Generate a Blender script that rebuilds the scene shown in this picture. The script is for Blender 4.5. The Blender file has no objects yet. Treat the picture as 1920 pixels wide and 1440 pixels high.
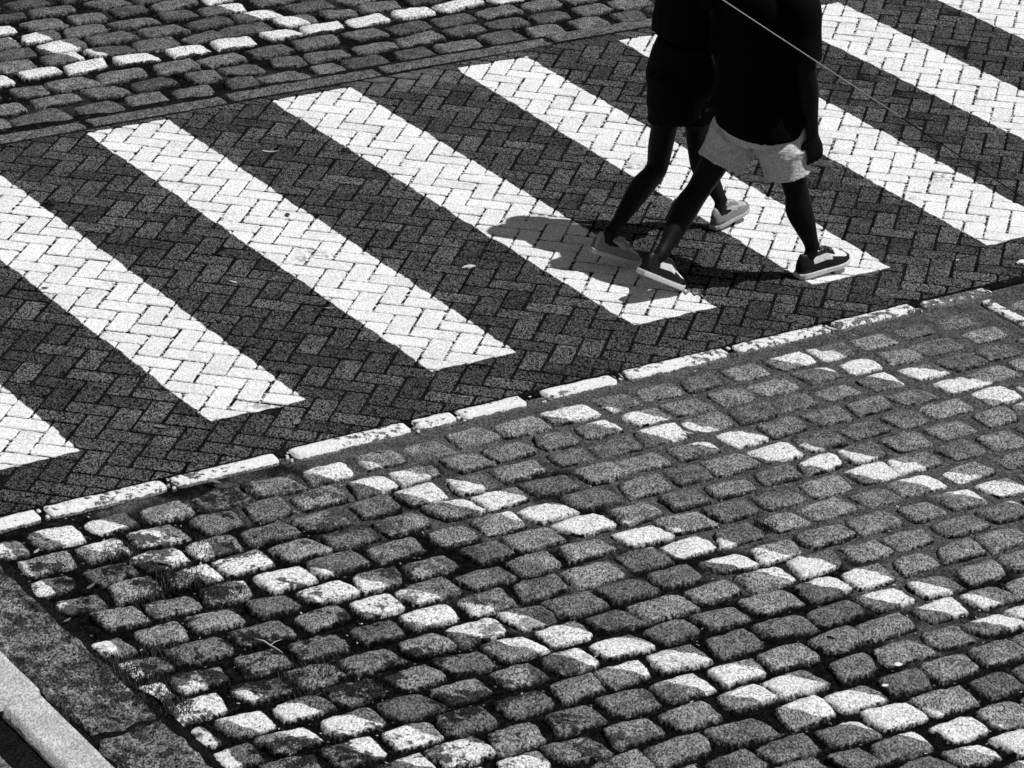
import bpy, bmesh, math, random
from mathutils import Vector, Matrix, noise
from math import radians, cos, sin, pi

# ------------------------------------------------------------------ camera, sky, sun, exposure
scene = bpy.context.scene
COL = scene.collection
CAM_H, F_PX, PITCH, ROLL = 5.6972, 6365.98, 0.422672, 0.0416412
cam_d = bpy.data.cameras.new('camera')
cam = bpy.data.objects.new('camera', cam_d)
COL.objects.link(cam)
rt, up, fw = Vector((1, 0, 0)), Vector((0, sin(PITCH), cos(PITCH))), Vector((0, cos(PITCH), -sin(PITCH)))
cx = rt * cos(ROLL) + up * sin(ROLL)
cy = -rt * sin(ROLL) + up * cos(ROLL)
M = Matrix((cx, cy, -fw)).transposed().to_4x4()
M.translation = Vector((0, 0, CAM_H))
cam.matrix_world = M
cam_d.sensor_width = 36.0
cam_d.lens = F_PX * 36.0 / 1920.0
cam_d.clip_end = 500
cam_d.clip_start = 0.1
scene.camera = cam
SUN_EL, SUN_AZ = radians(63.3), radians(-1.0)          # azimuth counted from +X towards +Y
w = bpy.data.worlds.new('World')
scene.world = w
w.use_nodes = True
nt = w.node_tree
sky = nt.nodes.new('ShaderNodeTexSky')
sky.sky_type = 'NISHITA'
sky.sun_disc = False
sky.sun_elevation = SUN_EL
sky.sun_rotation = pi / 2 - SUN_AZ
bw = nt.nodes.new('ShaderNodeRGBToBW')                 # the photograph is black and white
nt.links.new(sky.outputs[0], bw.inputs[0])
bg = nt.nodes['Background']
nt.links.new(bw.outputs[0], bg.inputs['Color'])
bg.inputs['Strength'].default_value = 0.05
sd = bpy.data.lights.new('sun', 'SUN')
sd.energy = 4.0
sd.angle = radians(0.5)
sun = bpy.data.objects.new('sun', sd)
COL.objects.link(sun)
sv = Vector((cos(SUN_EL) * cos(SUN_AZ), cos(SUN_EL) * sin(SUN_AZ), sin(SUN_EL)))
sun.rotation_euler = sv.to_track_quat('Z', 'Y').to_euler()
sun.location = sv * 20
vs = scene.view_settings
vs.view_transform = 'Standard'
vs.look = 'None'
vs.exposure = 0.0
vs.gamma = 1.0
vs.use_curve_mapping = False

rnd = random.Random(7)
TH = radians(34.0)
SX, SY = cos(TH), sin(TH)


def st(s, t, z=0.0):
    return Vector((s * SX - t * SY, s * SY + t * SX, z))


def ray(px, py):
    X, Y = (px - 960) / F_PX, (720 - py) / F_PX
    return fw + cx * X + cy * Y


def at_y(px, py, Y):
    """world point seen at a photo pixel, standing at distance Y"""
    d = ray(px, py)
    k = Y / d.y
    return Vector((d.x * k, Y, CAM_H + d.z * k))


def at_z(px, py, z=0.0):
    d = ray(px, py)
    k = (z - CAM_H) / d.z
    return Vector((d.x * k, d.y * k, z))


def tag(o, label=None, cat=None, group=None, kind=None):
    if label: o['label'] = label
    if cat: o['category'] = cat
    if group: o['group'] = group
    if kind: o['kind'] = kind
    return o


def mesh_obj(name, me, mat, parent=None):
    o = bpy.data.objects.new(name, me)
    COL.objects.link(o)
    if mat is not None:
        me.materials.clear()
        for m in (mat if isinstance(mat, (list, tuple)) else [mat]):
            me.materials.append(m)
    if parent:
        o.parent = parent
    return o


def pyobj(name, verts, faces, mat, parent=None, smooth=False, attr=None):
    me = bpy.data.meshes.new(name)
    me.from_pydata(verts, [], faces)
    if smooth:
        me.polygons.foreach_set('use_smooth', [True] * len(me.polygons))
    if attr:
        a = me.attributes.new('rnd', 'FLOAT', 'FACE')
        a.data.foreach_set('value', attr)
    me.update()
    return mesh_obj(name, me, mat, parent)


def thing(name, loc, label, cat, group=None):
    o = bpy.data.objects.new(name, None)
    COL.objects.link(o)
    o.location = loc
    o.empty_display_size = .1
    return tag(o, label, cat, group)


# ------------------------------------------------------------------ node helpers
class NT:
    def __init__(self, name):
        self.m = bpy.data.materials.new(name)
        self.m.use_nodes = True
        self.t = self.m.node_tree
        self.b = self.t.nodes['Principled BSDF']
        self.b.inputs['Roughness'].default_value = .85
        self.b.inputs['Specular IOR Level'].default_value = .04

    def n(self, k): return self.t.nodes.new(k)

    def put(self, sock, v):
        if isinstance(v, bpy.types.NodeSocket):
            self.t.links.new(v, sock)
        else:
            sock.default_value = v

    def ma(self, op, a, b=0.0, c=0.0, clamp=False):
        x = self.n('ShaderNodeMath')
        x.operation = op
        x.use_clamp = clamp
        self.put(x.inputs[0], a); self.put(x.inputs[1], b); self.put(x.inputs[2], c)
        return x.outputs[0]

    def dot(self, v, vec):
        x = self.n('ShaderNodeVectorMath')
        x.operation = 'DOT_PRODUCT'
        self.put(x.inputs[0], v)
        x.inputs[1].default_value = vec
        return x.outputs['Value']

    def scale(self, v, vec):
        x = self.n('ShaderNodeVectorMath')
        x.operation = 'MULTIPLY'
        self.put(x.inputs[0], v)
        x.inputs[1].default_value = vec
        return x.outputs[0]

    def pos(self): return self.n('ShaderNodeNewGeometry').outputs['Position']

    def obj(self): return self.n('ShaderNodeTexCoord').outputs['Object']

    def noise(self, v, s, d=2.0, r=.5):
        x = self.n('ShaderNodeTexNoise')
        self.put(x.inputs['Vector'], v)
        x.inputs['Scale'].default_value = s
        x.inputs['Detail'].default_value = d
        x.inputs['Roughness'].default_value = r
        return x.outputs[0]

    def white(self, v, s):
        x = self.n('ShaderNodeTexWhiteNoise')
        x.noise_dimensions = '3D'
        f = self.n('ShaderNodeVectorMath')
        f.operation = 'FLOOR'
        self.t.links.new(self.scale(v, (s, s, s)), f.inputs[0])
        self.t.links.new(f.outputs[0], x.inputs['Vector'])
        return x.outputs['Value']

    def voro(self, v, s, feat='F1'):
        x = self.n('ShaderNodeTexVoronoi')
        x.feature = feat
        self.put(x.inputs['Vector'], v)
        x.inputs['Scale'].default_value = s
        return x

    def ss(self, v, a, b):
        x = self.n('ShaderNodeMapRange')
        x.interpolation_type = 'SMOOTHSTEP'
        self.put(x.inputs['Value'], v)
        x.inputs['From Min'].default_value = a
        x.inputs['From Max'].default_value = b
        return x.outputs[0]

    def lin(self, v, a, b, c, d):
        x = self.n('ShaderNodeMapRange')
        self.put(x.inputs['Value'], v)
        x.inputs['From Min'].default_value = a
        x.inputs['From Max'].default_value = b
        x.inputs['To Min'].default_value = c
        x.inputs['To Max'].default_value = d
        return x.outputs[0]

    def mix(self, f, a, b):
        x = self.n('ShaderNodeMix')
        x.data_type = 'FLOAT'
        self.put(x.inputs[0], f); self.put(x.inputs[2], a); self.put(x.inputs[3], b)
        return x.outputs[0]

    def attr(self, name):
        x = self.n('ShaderNodeAttribute')
        x.attribute_name = name
        return x.outputs['Fac']

    def col(self, v):
        c = self.n('ShaderNodeCombineColor')
        for i in range(3): self.put(c.inputs[i], v)
        self.t.links.new(c.outputs[0], self.b.inputs['Base Color'])

    def bump(self, h, strength, dist):
        x = self.n('ShaderNodeBump')
        x.inputs['Strength'].default_value = strength
        x.inputs['Distance'].default_value = dist
        self.t.links.new(h, x.inputs['Height'])
        self.t.links.new(x.outputs[0], self.b.inputs['Normal'])

    def grain(self, v, lo, hi, s=240.0):
        """salt and pepper of the mineral grains"""
        v = self.scale(v, (1, .5, 1))
        a = self.white(v, s * .86)
        b = self.noise(v, s * .55, 1, .6)
        c = self.ma('ADD', self.ma('MULTIPLY', self.ma('POWER', a, 1.25), .78), self.ma('MULTIPLY', self.ss(b, .32, .68), .26))
        return self.ma('MAXIMUM', self.lin(c, .08, .92, lo, hi), 0.02)


def band_mask(N, s, t, p0, p1, hw, edge, soft=.004):
    """1 inside a straight painted band from p0 to p1 (street frame)"""
    d = Vector((p1[0] - p0[0], p1[1] - p0[1])); L = d.length; d /= L
    n = Vector((-d.y, d.x))
    off = N.ma('ADD', N.ma('ADD', N.ma('MULTIPLY', s, n.x), N.ma('MULTIPLY', t, n.y)), -(n.x * p0[0] + n.y * p0[1]))
    al = N.ma('ADD', N.ma('ADD', N.ma('MULTIPLY', s, d.x), N.ma('MULTIPLY', t, d.y)), -(d.x * p0[0] + d.y * p0[1]))
    a = N.ma('ABSOLUTE', N.ma('ADD', off, edge))
    m1 = N.ss(a, hw + soft, hw - soft)
    m2 = N.ss(N.ma('ABSOLUTE', N.ma('ADD', al, -L / 2)), L / 2 + soft, L / 2 - soft)
    return N.ma('MULTIPLY', m1, m2)


# crosswalk stripes: (s left near, s right near, s left far, s right far)
STRIPES = [(3.80, 4.23, 3.80, 4.23), (4.83, 5.256, 4.83, 5.256), (5.83, 6.262, 5.82, 6.264), (6.86, 7.275, 6.871, 7.311),
           (7.875, 8.313, 7.894, 8.348), (8.835, 9.279, 8.986, 9.414), (9.843, 10.30, 10.0, 10.46),
           (10.90, 11.36, 11.0, 11.475), (11.93, 12.40, 12.01, 12.47), (12.97, 13.43, 13.03, 13.48)]
T0, T1 = 10.765, 13.95


def stripe_mask(N, s, t, jit):
    tot = None
    u = N.ma('DIVIDE', N.ma('ADD', t, -T0), T1 - T0)
    tm = N.ma('MULTIPLY', N.ss(N.ma('ADD', t, jit), T0 - .004, T0 + .004), N.ss(N.ma('ADD', t, jit), T1 + .004, T1 - .004))
    sj = N.ma('ADD', s, jit)
    for a, b, c, d in STRIPES:
        l = N.ma('MULTIPLY_ADD', u, c - a, a)
        r = N.ma('MULTIPLY_ADD', u, d - b, b)
        m = N.ma('MULTIPLY', N.ss(N.ma('SUBTRACT', sj, l), -.004, .004), N.ss(N.ma('SUBTRACT', r, sj), -.004, .004))
        tot = m if tot is None else N.ma('MAXIMUM', tot, m)
    return N.ma('MULTIPLY', tot, tm)


SD, TD = (SX, SY, 0), (-SY, SX, 0)

# ------------------------------------------------------------------ materials


def mat_brick():
    N = NT('paver_concrete')
    p = N.pos(); s = N.dot(p, SD); t = N.dot(p, TD)
    jit = N.lin(N.noise(p, 9, 3), .3, .7, -.008, .008)
    m = stripe_mask(N, s, t, jit)
    r = N.attr('rnd')
    base = N.lin(r, 0, 1, .030, .070)
    big = N.lin(N.noise(p, 3.2, 6, .7), .3, .7, .65, 1.4)
    base = N.ma('MULTIPLY', base, big)
    base = N.ma('MULTIPLY', base, N.grain(p, -.35, 2.5, 250))
    spk = N.ss(N.white(p, 190), .985, .995)
    base = N.ma('ADD', base, N.ma('MULTIPLY', spk, .12))
    # dark round gum spots trodden flat
    vo = N.voro(p, 3.3)
    spot = N.ma('MULTIPLY', N.ss(N.ma('ADD', vo.outputs['Distance'], N.lin(N.noise(p, 60), .3, .7, -.03, .03)), .075, .055), N.ss(N.dot(vo.outputs['Color'], (1, 0, 0)), .55, .6))
    base = N.ma('MULTIPLY', base, N.lin(spot, 0, 1, 1, .25))
    ds = N.ma('ADD', N.ma('POWER', N.ma('MULTIPLY', N.ma('ADD', s, -8.66), .55), 2.0), N.ma('POWER', N.ma('ADD', t, -13.93), 2.0))
    dust = N.ma('MULTIPLY', N.ss(ds, .045, .0), N.ss(N.noise(p, 14, 5, .7), .35, .6))       # pale sand washed against the far kerb
    base = N.mix(N.ma('MULTIPLY', dust, .75), base, N.ma('MULTIPLY', .15, N.grain(p, .6, 1.5, 250)))
    wear = N.noise(p, 45, 4, .7)
    chips = N.ss(wear, .70, .74)
    white = N.ma('MULTIPLY', N.lin(r, 0, 1, .73, .82), N.grain(p, .70, 1.22, 250))
    white = N.ma('MULTIPLY', white, N.lin(N.noise(p, 5, 4, .6), .3, .7, .88, 1.04))
    pores = N.ma('MAXIMUM', N.ss(N.noise(p, 130, 2, .5), .68, .74), N.ma('MULTIPLY', N.ss(N.noise(p, 11, 6, .8), .62, .72), .35))
    white = N.ma('MULTIPLY', white, N.lin(pores, 0, 1, 1, .45))
    white = N.ma('MULTIPLY', white, N.lin(spot, 0, 1, 1, .75))
    f = N.ma('MULTIPLY', m, N.lin(chips, 0, 1, 1, .35))
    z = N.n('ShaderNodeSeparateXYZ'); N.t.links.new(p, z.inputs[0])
    low = N.ss(z.outputs[2], -.0035, -.0015)                # dirt down the joint sides; chamfer shade painted into the colour
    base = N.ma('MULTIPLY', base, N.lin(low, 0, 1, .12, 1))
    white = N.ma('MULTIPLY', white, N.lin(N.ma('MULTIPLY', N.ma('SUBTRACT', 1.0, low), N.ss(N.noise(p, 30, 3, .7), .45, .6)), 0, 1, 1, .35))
    N.col(N.mix(f, base, white))
    N.bump(N.noise(p, 260, 3, .7), .5, .002)
    return N.m


def mat_brick_bed():
    N = NT('paver_joint_dirt')
    p = N.pos(); s = N.dot(p, SD); t = N.dot(p, TD)
    m = stripe_mask(N, s, t, 0.0)
    n = N.noise(p, 38, 4, .75)
    f = N.ma('MULTIPLY', m, N.ss(n, .51, .58))
    dirt = N.ma('MULTIPLY', N.grain(p, .2, 1.8), N.lin(N.noise(p, 2.2, 3), .35, .65, .002, .010))
    bright = N.ma('MULTIPLY', N.ss(N.noise(p, 25, 3, .7), .62, .70), .05)
    N.col(N.mix(f, N.ma('ADD', dirt, bright), .62))
    N.bump(n, .6, .004)
    return N.m


A0, A1 = (4.82, 10.36), (7.62, 6.32)
NEAR_BANDS = [(A0, A1, .112), ((5.93, 10.36), (8.36, 6.80), .095), ((7.03, 10.36), (9.6, 6.9), .09),
              ((8.20, 10.36), (10.7, 6.9), .09), ((4.60, 9.03), (6.3, 6.75), .10), ((4.610, 10.2), (4.615, 6.5), .052),
              ((9.41, 10.2), (9.41, 9.2), .03), ((9.5, 10.0), (11.5, 7.2), .09)]
FAR_BANDS = [((6.0, 14.85), (11.5, 14.86), .068), ((7.13, 15.75), (7.42, 14.9), .07), ((8.35, 15.75), (8.64, 14.9), .07),
             ((6.0, 15.6), (6.3, 14.9), .07), ((9.6, 15.75), (9.86, 14.9), .07)]


def mat_cobble(bands, name, lo, hi, moss=False):
    N = NT(name)
    p = N.pos(); s = N.dot(p, SD); t = N.dot(p, TD)
    r = N.attr('rnd')
    base = N.lin(r, 0, 1, lo, hi)
    base = N.ma('MULTIPLY', base, N.lin(N.noise(p, 14, 5, .7), .3, .7, .55, 1.5))
    base = N.ma('MULTIPLY', base, N.grain(p, .18, 1.85, 265))
    pit = N.ss(N.noise(p, 60, 3, .6), .64, .72)
    base = N.ma('MULTIPLY', base, N.lin(pit, 0, 1, 1, .35))
    m = None
    edge = N.lin(N.noise(p, 16, 3), .3, .7, -.012, .012)
    for a, b, hw in bands:
        k = band_mask(N, s, t, a, b, hw, edge)
        m = k if m is None else N.ma('MAXIMUM', m, k)
    # paint lives on the crowns of the stones and is worn off in flecks
    w1 = N.noise(N.scale(p, (1, 1, .4)), 75, 4, .75)
    w2 = N.noise(p, 7, 3)
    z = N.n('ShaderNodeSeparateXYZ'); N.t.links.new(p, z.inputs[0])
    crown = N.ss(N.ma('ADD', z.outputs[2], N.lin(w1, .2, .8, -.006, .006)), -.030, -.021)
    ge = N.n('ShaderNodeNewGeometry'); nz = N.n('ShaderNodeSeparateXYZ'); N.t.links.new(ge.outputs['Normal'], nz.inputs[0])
    steep = N.ss(N.ma('ADD', nz.outputs[2], N.lin(w1, .3, .7, -.14, .14)), .60, .84)   # shade put into the colour: steep flanks of each stone darkened
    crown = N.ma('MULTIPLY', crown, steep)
    fl = N.ss(N.noise(N.scale(p, (1, .55, 1)), 105, 3, .6), .60, .66)                   # short pits and tool marks
    base = N.ma('MULTIPLY', base, N.lin(fl, 0, 1, 1.05, .25))
    worn = N.ma('ADD', N.ma('ADD', w1, N.ma('MULTIPLY', w2, .25)), N.ma('MULTIPLY', r, .06))
    keep = N.ss(worn, .775, .725)
    keep = N.ma('MULTIPLY', keep, N.lin(fl, 0, 1, 1, .25))
    m = N.ma('MULTIPLY', N.ma('MULTIPLY', m, keep), crown)
    white = N.ma('MULTIPLY', N.lin(r, 0, 1, .72, .82), N.grain(p, .60, 1.25, 230))
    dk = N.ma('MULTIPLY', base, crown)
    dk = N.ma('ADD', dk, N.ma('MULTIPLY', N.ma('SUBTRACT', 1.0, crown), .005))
    if moss:
        # dark moss creeping over the low stones by the left kerb
        mo = N.ma('MULTIPLY', N.ss(N.ma('ADD', N.noise(p, 4.2, 5, .7), N.ma('MULTIPLY', N.noise(p, 60, 3, .7), .22)), .63, .68), N.ss(s, 6.9, 5.4))
        dk = N.ma('MULTIPLY', dk, N.lin(mo, 0, 1, 1, .14))
        m = N.ma('MULTIPLY', m, N.lin(mo, 0, 1, 1, .1))
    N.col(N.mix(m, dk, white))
    N.bump(N.ma('ADD', N.noise(p, 95, 4, .75), N.ma('MULTIPLY', m, .15)), .75, .006)
    return N.m


def mat_bed(name, near=True):
    N = NT(name)
    p = N.pos(); s = N.dot(p, SD); t = N.dot(p, TD)
    n1 = N.noise(p, 2.3, 4, .6)
    if near:
        g = N.ma('ADD', N.ma('MULTIPLY', N.ma('ADD', s, -6.5), .16), N.ma('MULTIPLY', N.ma('ADD', t, -9.2), .13))
        sand = N.ss(N.ma('ADD', n1, g), .44, .60)
    else:
        sand = N.ma('MULTIPLY', N.ss(n1, .5, .65), .35)
    dark = N.ma('MULTIPLY', N.lin(N.noise(p, 30, 4, .7), .4, .75, .001, .012), N.grain(p, 0, 2))
    light = N.ma('MULTIPLY', N.lin(N.noise(p, 12, 4, .7), .3, .7, .050, .105), N.grain(p, .3, 1.7))
    chip = N.ss(N.white(p, 110), .993, .997)
    N.col(N.ma('ADD', N.mix(sand, dark, light), N.ma('MULTIPLY', chip, .10)))
    N.bump(N.noise(p, 70, 5, .75), .8, .010)
    return N.m


def mat_stone(name, v, paint=0.0, wear=.56, big=8.0, streak=None, var=(.75, 1.2), gr=(.3, 1.7)):
    N = NT(name)
    p = N.pos()
    base = N.ma('MULTIPLY', N.lin(N.noise(p, big, 5, .7), .3, .7, v * var[0], v * var[1]), N.grain(p, gr[0], gr[1], 230))
    if streak:
        s = N.dot(p, SD); t = N.dot(p, TD)
        c = N.n('ShaderNodeCombineXYZ')
        N.t.links.new(N.ma('MULTIPLY', s, 26.0), c.inputs[0]); N.t.links.new(N.ma('MULTIPLY', t, 3.0), c.inputs[1])
        k = N.noise(c.outputs[0], 1.6, 5, .7)
        base = N.ma('MULTIPLY', base, N.lin(k, .3, .7, streak, 1.35))
        dark = N.ss(N.noise(p, 8, 8, .85), .47, .54)
        base = N.ma('MULTIPLY', base, N.lin(dark, 0, 1, 1, .22))
    if paint:
        w1 = N.noise(p, 30, 5, .7)
        keep = N.ss(N.ma('ADD', w1, N.ma('ADD', N.ma('MULTIPLY', N.noise(p, 3.5, 2), .5), N.ma('MULTIPLY', N.ss(N.dot(p, SD), 7.4, 9.3), .13))), wear + .37, wear + .33)
        z = N.n('ShaderNodeSeparateXYZ'); N.t.links.new(p, z.inputs[0])
        keep = N.ma('MULTIPLY', keep, N.ss(N.ma('ADD', z.outputs[2], N.lin(w1, .3, .7, -.006, .006)), -.008, -.004))
        base = N.mix(keep, base, N.ma('MULTIPLY', paint, N.grain(p, .78, 1.12, 230)))
    N.col(base)
    N.bump(N.noise(p, 80, 4, .7), .6, .006)
    return N.m


def mat_cloth(name, v, rough=.95, weave=0.0, fold=0.0):
    N = NT(name)
    N.b.inputs['Roughness'].default_value = rough
    N.b.inputs['Specular IOR Level'].default_value = .08
    p = N.obj()
    N.col(N.ma('MULTIPLY', v, N.grain(p, 1 - .25, 1 + .25, 260)))
    h = N.noise(p, 300, 2)
    if fold:
        h = N.ma('ADD', h, N.ma('MULTIPLY', N.noise(N.scale(p, (1, 1, 2.4)), 9, 3, .5), fold))
    N.bump(h, .9 if fold > 1 else .35, .006 if fold > 1 else .004)
    return N.m


def mat_skin(name, v):
    N = NT(name)
    N.b.inputs['Roughness'].default_value = .55
    N.b.inputs['Specular IOR Level'].default_value = .12
    p = N.obj()
    N.col(N.ma('MULTIPLY', N.lin(N.noise(p, 18, 3), .3, .7, v * .85, v * 1.15), N.grain(p, .8, 1.2, 260)))
    N.bump(N.noise(p, 140, 3), .15, .002)
    return N.m


def mat_plain(name, v, rough=.7, spec=.3, g=.15):
    N = NT(name)
    N.b.inputs['Roughness'].default_value = rough
    N.b.inputs['Specular IOR Level'].default_value = spec
    p = N.obj()
    N.col(N.ma('MULTIPLY', v, N.grain(p, 1 - g, 1 + g, 260)))
    return N.m


# ------------------------------------------------------------------ setting
GM = mat_stone('earth', .04)
pyobj('ground', [(-90, -60, -.07), (90, -60, -.07), (90, 120, -.07), (-90, 120, -.07)], [(0, 1, 2, 3)], GM)['kind'] = 'structure'


def clip(poly, axis, lim, keep_above):
    out = []
    for i in range(len(poly)):
        a, b = poly[i], poly[(i + 1) % len(poly)]
        fa = (a[axis] - lim) * (1 if keep_above else -1)
        fb = (b[axis] - lim) * (1 if keep_above else -1)
        if fa >= 0: out.append(a)
        if fa * fb < 0:
            k = fa / (fa - fb)
            out.append((a[0] + (b[0] - a[0]) * k, a[1] + (b[1] - a[1]) * k))
    return out


def inset(poly, d):
    n = len(poly)
    cxm = sum(p[0] for p in poly) / n; cym = sum(p[1] for p in poly) / n
    A = sum(poly[i][0] * poly[(i + 1) % n][1] - poly[(i + 1) % n][0] * poly[i][1] for i in range(n))
    if A < 0: poly = poly[::-1]
    lines = []
    for i in range(n):
        a, b = poly[i], poly[(i + 1) % n]
        dx, dy = b[0] - a[0], b[1] - a[1]
        L = math.hypot(dx, dy)
        if L < 1e-6: return None
        nx, ny = -dy / L, dx / L
        lines.append((a[0] + nx * d, a[1] + ny * d, dx / L, dy / L))
    out = []
    for i in range(n):
        x1, y1, u1, v1 = lines[i - 1]; x2, y2, u2, v2 = lines[i]
        det = u1 * v2 - v1 * u2
        if abs(det) < 1e-4: return None
        k = ((x2 - x1) * v2 - (y2 - y1) * u2) / det
        out.append((x1 + u1 * k, y1 + v1 * k))
    # reject collapsed polygons
    A2 = sum(out[i][0] * out[(i + 1) % n][1] - out[(i + 1) % n][0] * out[i][1] for i in range(n))
    if A2 < 2e-5: return None
    for q in out:
        if math.hypot(q[0] - cxm, q[1] - cym) > .3: return None
    return out


def fkt(s):       # near edge of the far kerb strip wanders slightly
    return 14.0 + .035 * max(0, min(1, (s - 6.4) / 2.2)) + .05 * max(0, min(1, (s - 8.6) / 2))


def build_bricks():
    B = .103; ang = -.1925008; ox, oy = -.7926212, 12.9768250
    ca, sa = cos(ang), sin(ang)
    V, Fc, At = [], [], []
    for i in range(-75, 110):
        for j in range(-75, 60):
            if (i + j) % 4: continue
            for kind in (0, 1):
                if kind == 0: q = [(i, -j - 1), (i + 2, -j - 1), (i + 2, -j), (i, -j)]
                else: q = [(i, -j), (i + 1, -j), (i + 1, -j + 2), (i, -j + 2)]
                poly = []
                for u, v in q:
                    x = ox + (u * ca - v * sa) * B; y = oy + (u * sa + v * ca) * B
                    poly.append((x * SX + y * SY, -x * SY + y * SX))
                c = (sum(p[0] for p in poly) / 4, sum(p[1] for p in poly) / 4)
                if not (1.5 < c[0] < 15.5 and 10.2 < c[1] < 14.3): continue
                dx, dy, da = rnd.gauss(0, .0013), rnd.gauss(0, .0013), rnd.gauss(0, .006)
                poly = [(c[0] + (p[0] - c[0]) * cos(da) - (p[1] - c[1]) * sin(da) + dx, c[1] + (p[0] - c[0]) * sin(da) + (p[1] - c[1]) * cos(da) + dy) for p in poly]
                poly = clip(poly, 1, 10.405, True)
                if len(poly) > 2: poly = clip(poly, 1, fkt(c[0]) - .012, False)
                if len(poly) < 3: continue
                g = rnd.uniform(.0030, .0052)
                o = inset(poly, g)
                if not o: continue
                t_ = inset(poly, g + .0045)
                if not t_: continue
                # clip the corners a little so that they look tumbled
                z0 = rnd.gauss(0, .0009); tx, ty = rnd.gauss(0, .009), rnd.gauss(0, .009)
                n = len(o); b0 = len(V)
                def zz(p): return z0 + (p[0] - c[0]) * tx + (p[1] - c[1]) * ty
                def rc(pl, r):
                    res = []
                    for k in range(len(pl)):
                        a, m, b = pl[k - 1], pl[k], pl[(k + 1) % len(pl)]
                        for e in (a, b):
                            L = math.hypot(e[0] - m[0], e[1] - m[1]); f = min(.35, r / max(L, 1e-6))
                            res.append((m[0] + (e[0] - m[0]) * f, m[1] + (e[1] - m[1]) * f))
                    return res
                rr = rnd.uniform(.003, .009)
                o2, t2 = rc(o, rr + .003), rc(t_, rr)
                n = len(o2)
                for p in t2: V.append(st(p[0], p[1], zz(p)))
                for p in o2: V.append(st(p[0], p[1], zz(p) - .0045))
                for p in o2: V.append(st(p[0], p[1], -.022))
                Fc.append([b0 + k for k in range(n)])
                for r in (0, 1):
                    for k in range(n):
                        Fc.append([b0 + r * n + k, b0 + (r + 1) * n + k, b0 + (r + 1) * n + (k + 1) % n, b0 + r * n + (k + 1) % n])
                At += [rnd.random()] * (1 + 2 * n)
    o = pyobj('herringbone_road', V, Fc, mat_brick(), attr=At)
    o['kind'] = 'structure'
    bed = grid_sheet('road_joint_bed', 1.4, 15.6, 10.36, 14.2, .5, lambda s, t: -.0052, mat_brick_bed())
    return o


def grid_sheet(name, s0, s1, t0, t1, step, zf, mat):
    ns, ntt = int((s1 - s0) / step) + 1, int((t1 - t0) / step) + 1
    V = [st(s0 + (s1 - s0) * i / ns, t0 + (t1 - t0) * j / ntt, zf(s0 + (s1 - s0) * i / ns, t0 + (t1 - t0) * j / ntt)) for j in range(ntt + 1) for i in range(ns + 1)]
    Fc = [(j * (ns + 1) + i, j * (ns + 1) + i + 1, (j + 1) * (ns + 1) + i + 1, (j + 1) * (ns + 1) + i) for j in range(ntt) for i in range(ns)]
    o = pyobj(name, V, Fc, mat, smooth=True)
    o['kind'] = 'structure'
    return o


build_bricks()


def stone_into(V, Fc, At, s, t, L, Wd, seed, z0, dome=.008, tilt=.035, nx=13, ny=10, rough=1.0, skew=None):
    """one worn sett: irregular rounded block with a bumpy domed crown"""
    r = random.Random(seed)
    cor = [(sx * (L / 2 + .003) + r.gauss(0, .010), sy * (Wd / 2 + .002) + r.gauss(0, .007)) for sx, sy in ((-1, -1), (1, -1), (1, 1), (-1, 1))]
    cut = [r.uniform(0, .6) ** 1.0 for _ in range(4)]
    tx, ty = r.gauss(0, tilt), r.gauss(0, tilt)
    sk = r.gauss(0, .10)
    b0 = len(V)
    off = Vector((seed * 1.37 % 97, seed * 2.11 % 89, 0))
    for j in range(ny + 1):
        for i in range(nx + 1):
            u, v = -1 + 2 * i / nx, -1 + 2 * j / ny
            # squircle mapping with individually cut corners
            ci = (1 if u > 0 else 0) if v < 0 else (2 if u > 0 else 3)
            k = .04 + .12 * cut[ci]
            uu, vv = u * (1 - k * v * v * abs(u)), v * (1 - k * u * u * abs(v))
            a, b = (uu + 1) / 2, (vv + 1) / 2
            x = (cor[0][0] * (1 - a) + cor[1][0] * a) * (1 - b) + (cor[3][0] * (1 - a) + cor[2][0] * a) * b
            y = (cor[0][1] * (1 - a) + cor[1][1] * a) * (1 - b) + (cor[3][1] * (1 - a) + cor[2][1] * a) * b
            q = Vector((x * 16, y * 16, 0)) + off
            e = max(abs(u), abs(v))
            wob = (noise.noise(q * .9) * .010 + noise.noise(q * 2.6) * .005) * e
            x += wob; y += (noise.noise(q * .9 + Vector((31, 7, 3))) * .008 + noise.noise(q * 2.6 + Vector((5, 2, 8))) * .0045) * e
            x += sk * y
            e1, e2 = abs(u) ** 9, abs(v) ** 8
            z = z0 + dome * (1 - .45 * u * u - .55 * v * v) - .020 * max(e1, e2) * (.8 + .4 * cut[ci])
            z += (noise.noise(q * 1.1) * .0045 + noise.noise(q * 3.1) * .0034) * rough + tx * x + ty * y
            if i in (0, nx) or j in (0, ny):
                z = min(z, -.012) - .030
            V.append(st(s + x, t + y, z))
    val = r.random()
    for j in range(ny):
        for i in range(nx):
            a = b0 + j * (nx + 1) + i
            Fc.append((a, a + 1, a + nx + 2, a + nx + 1))
            At.append(val)


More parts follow.
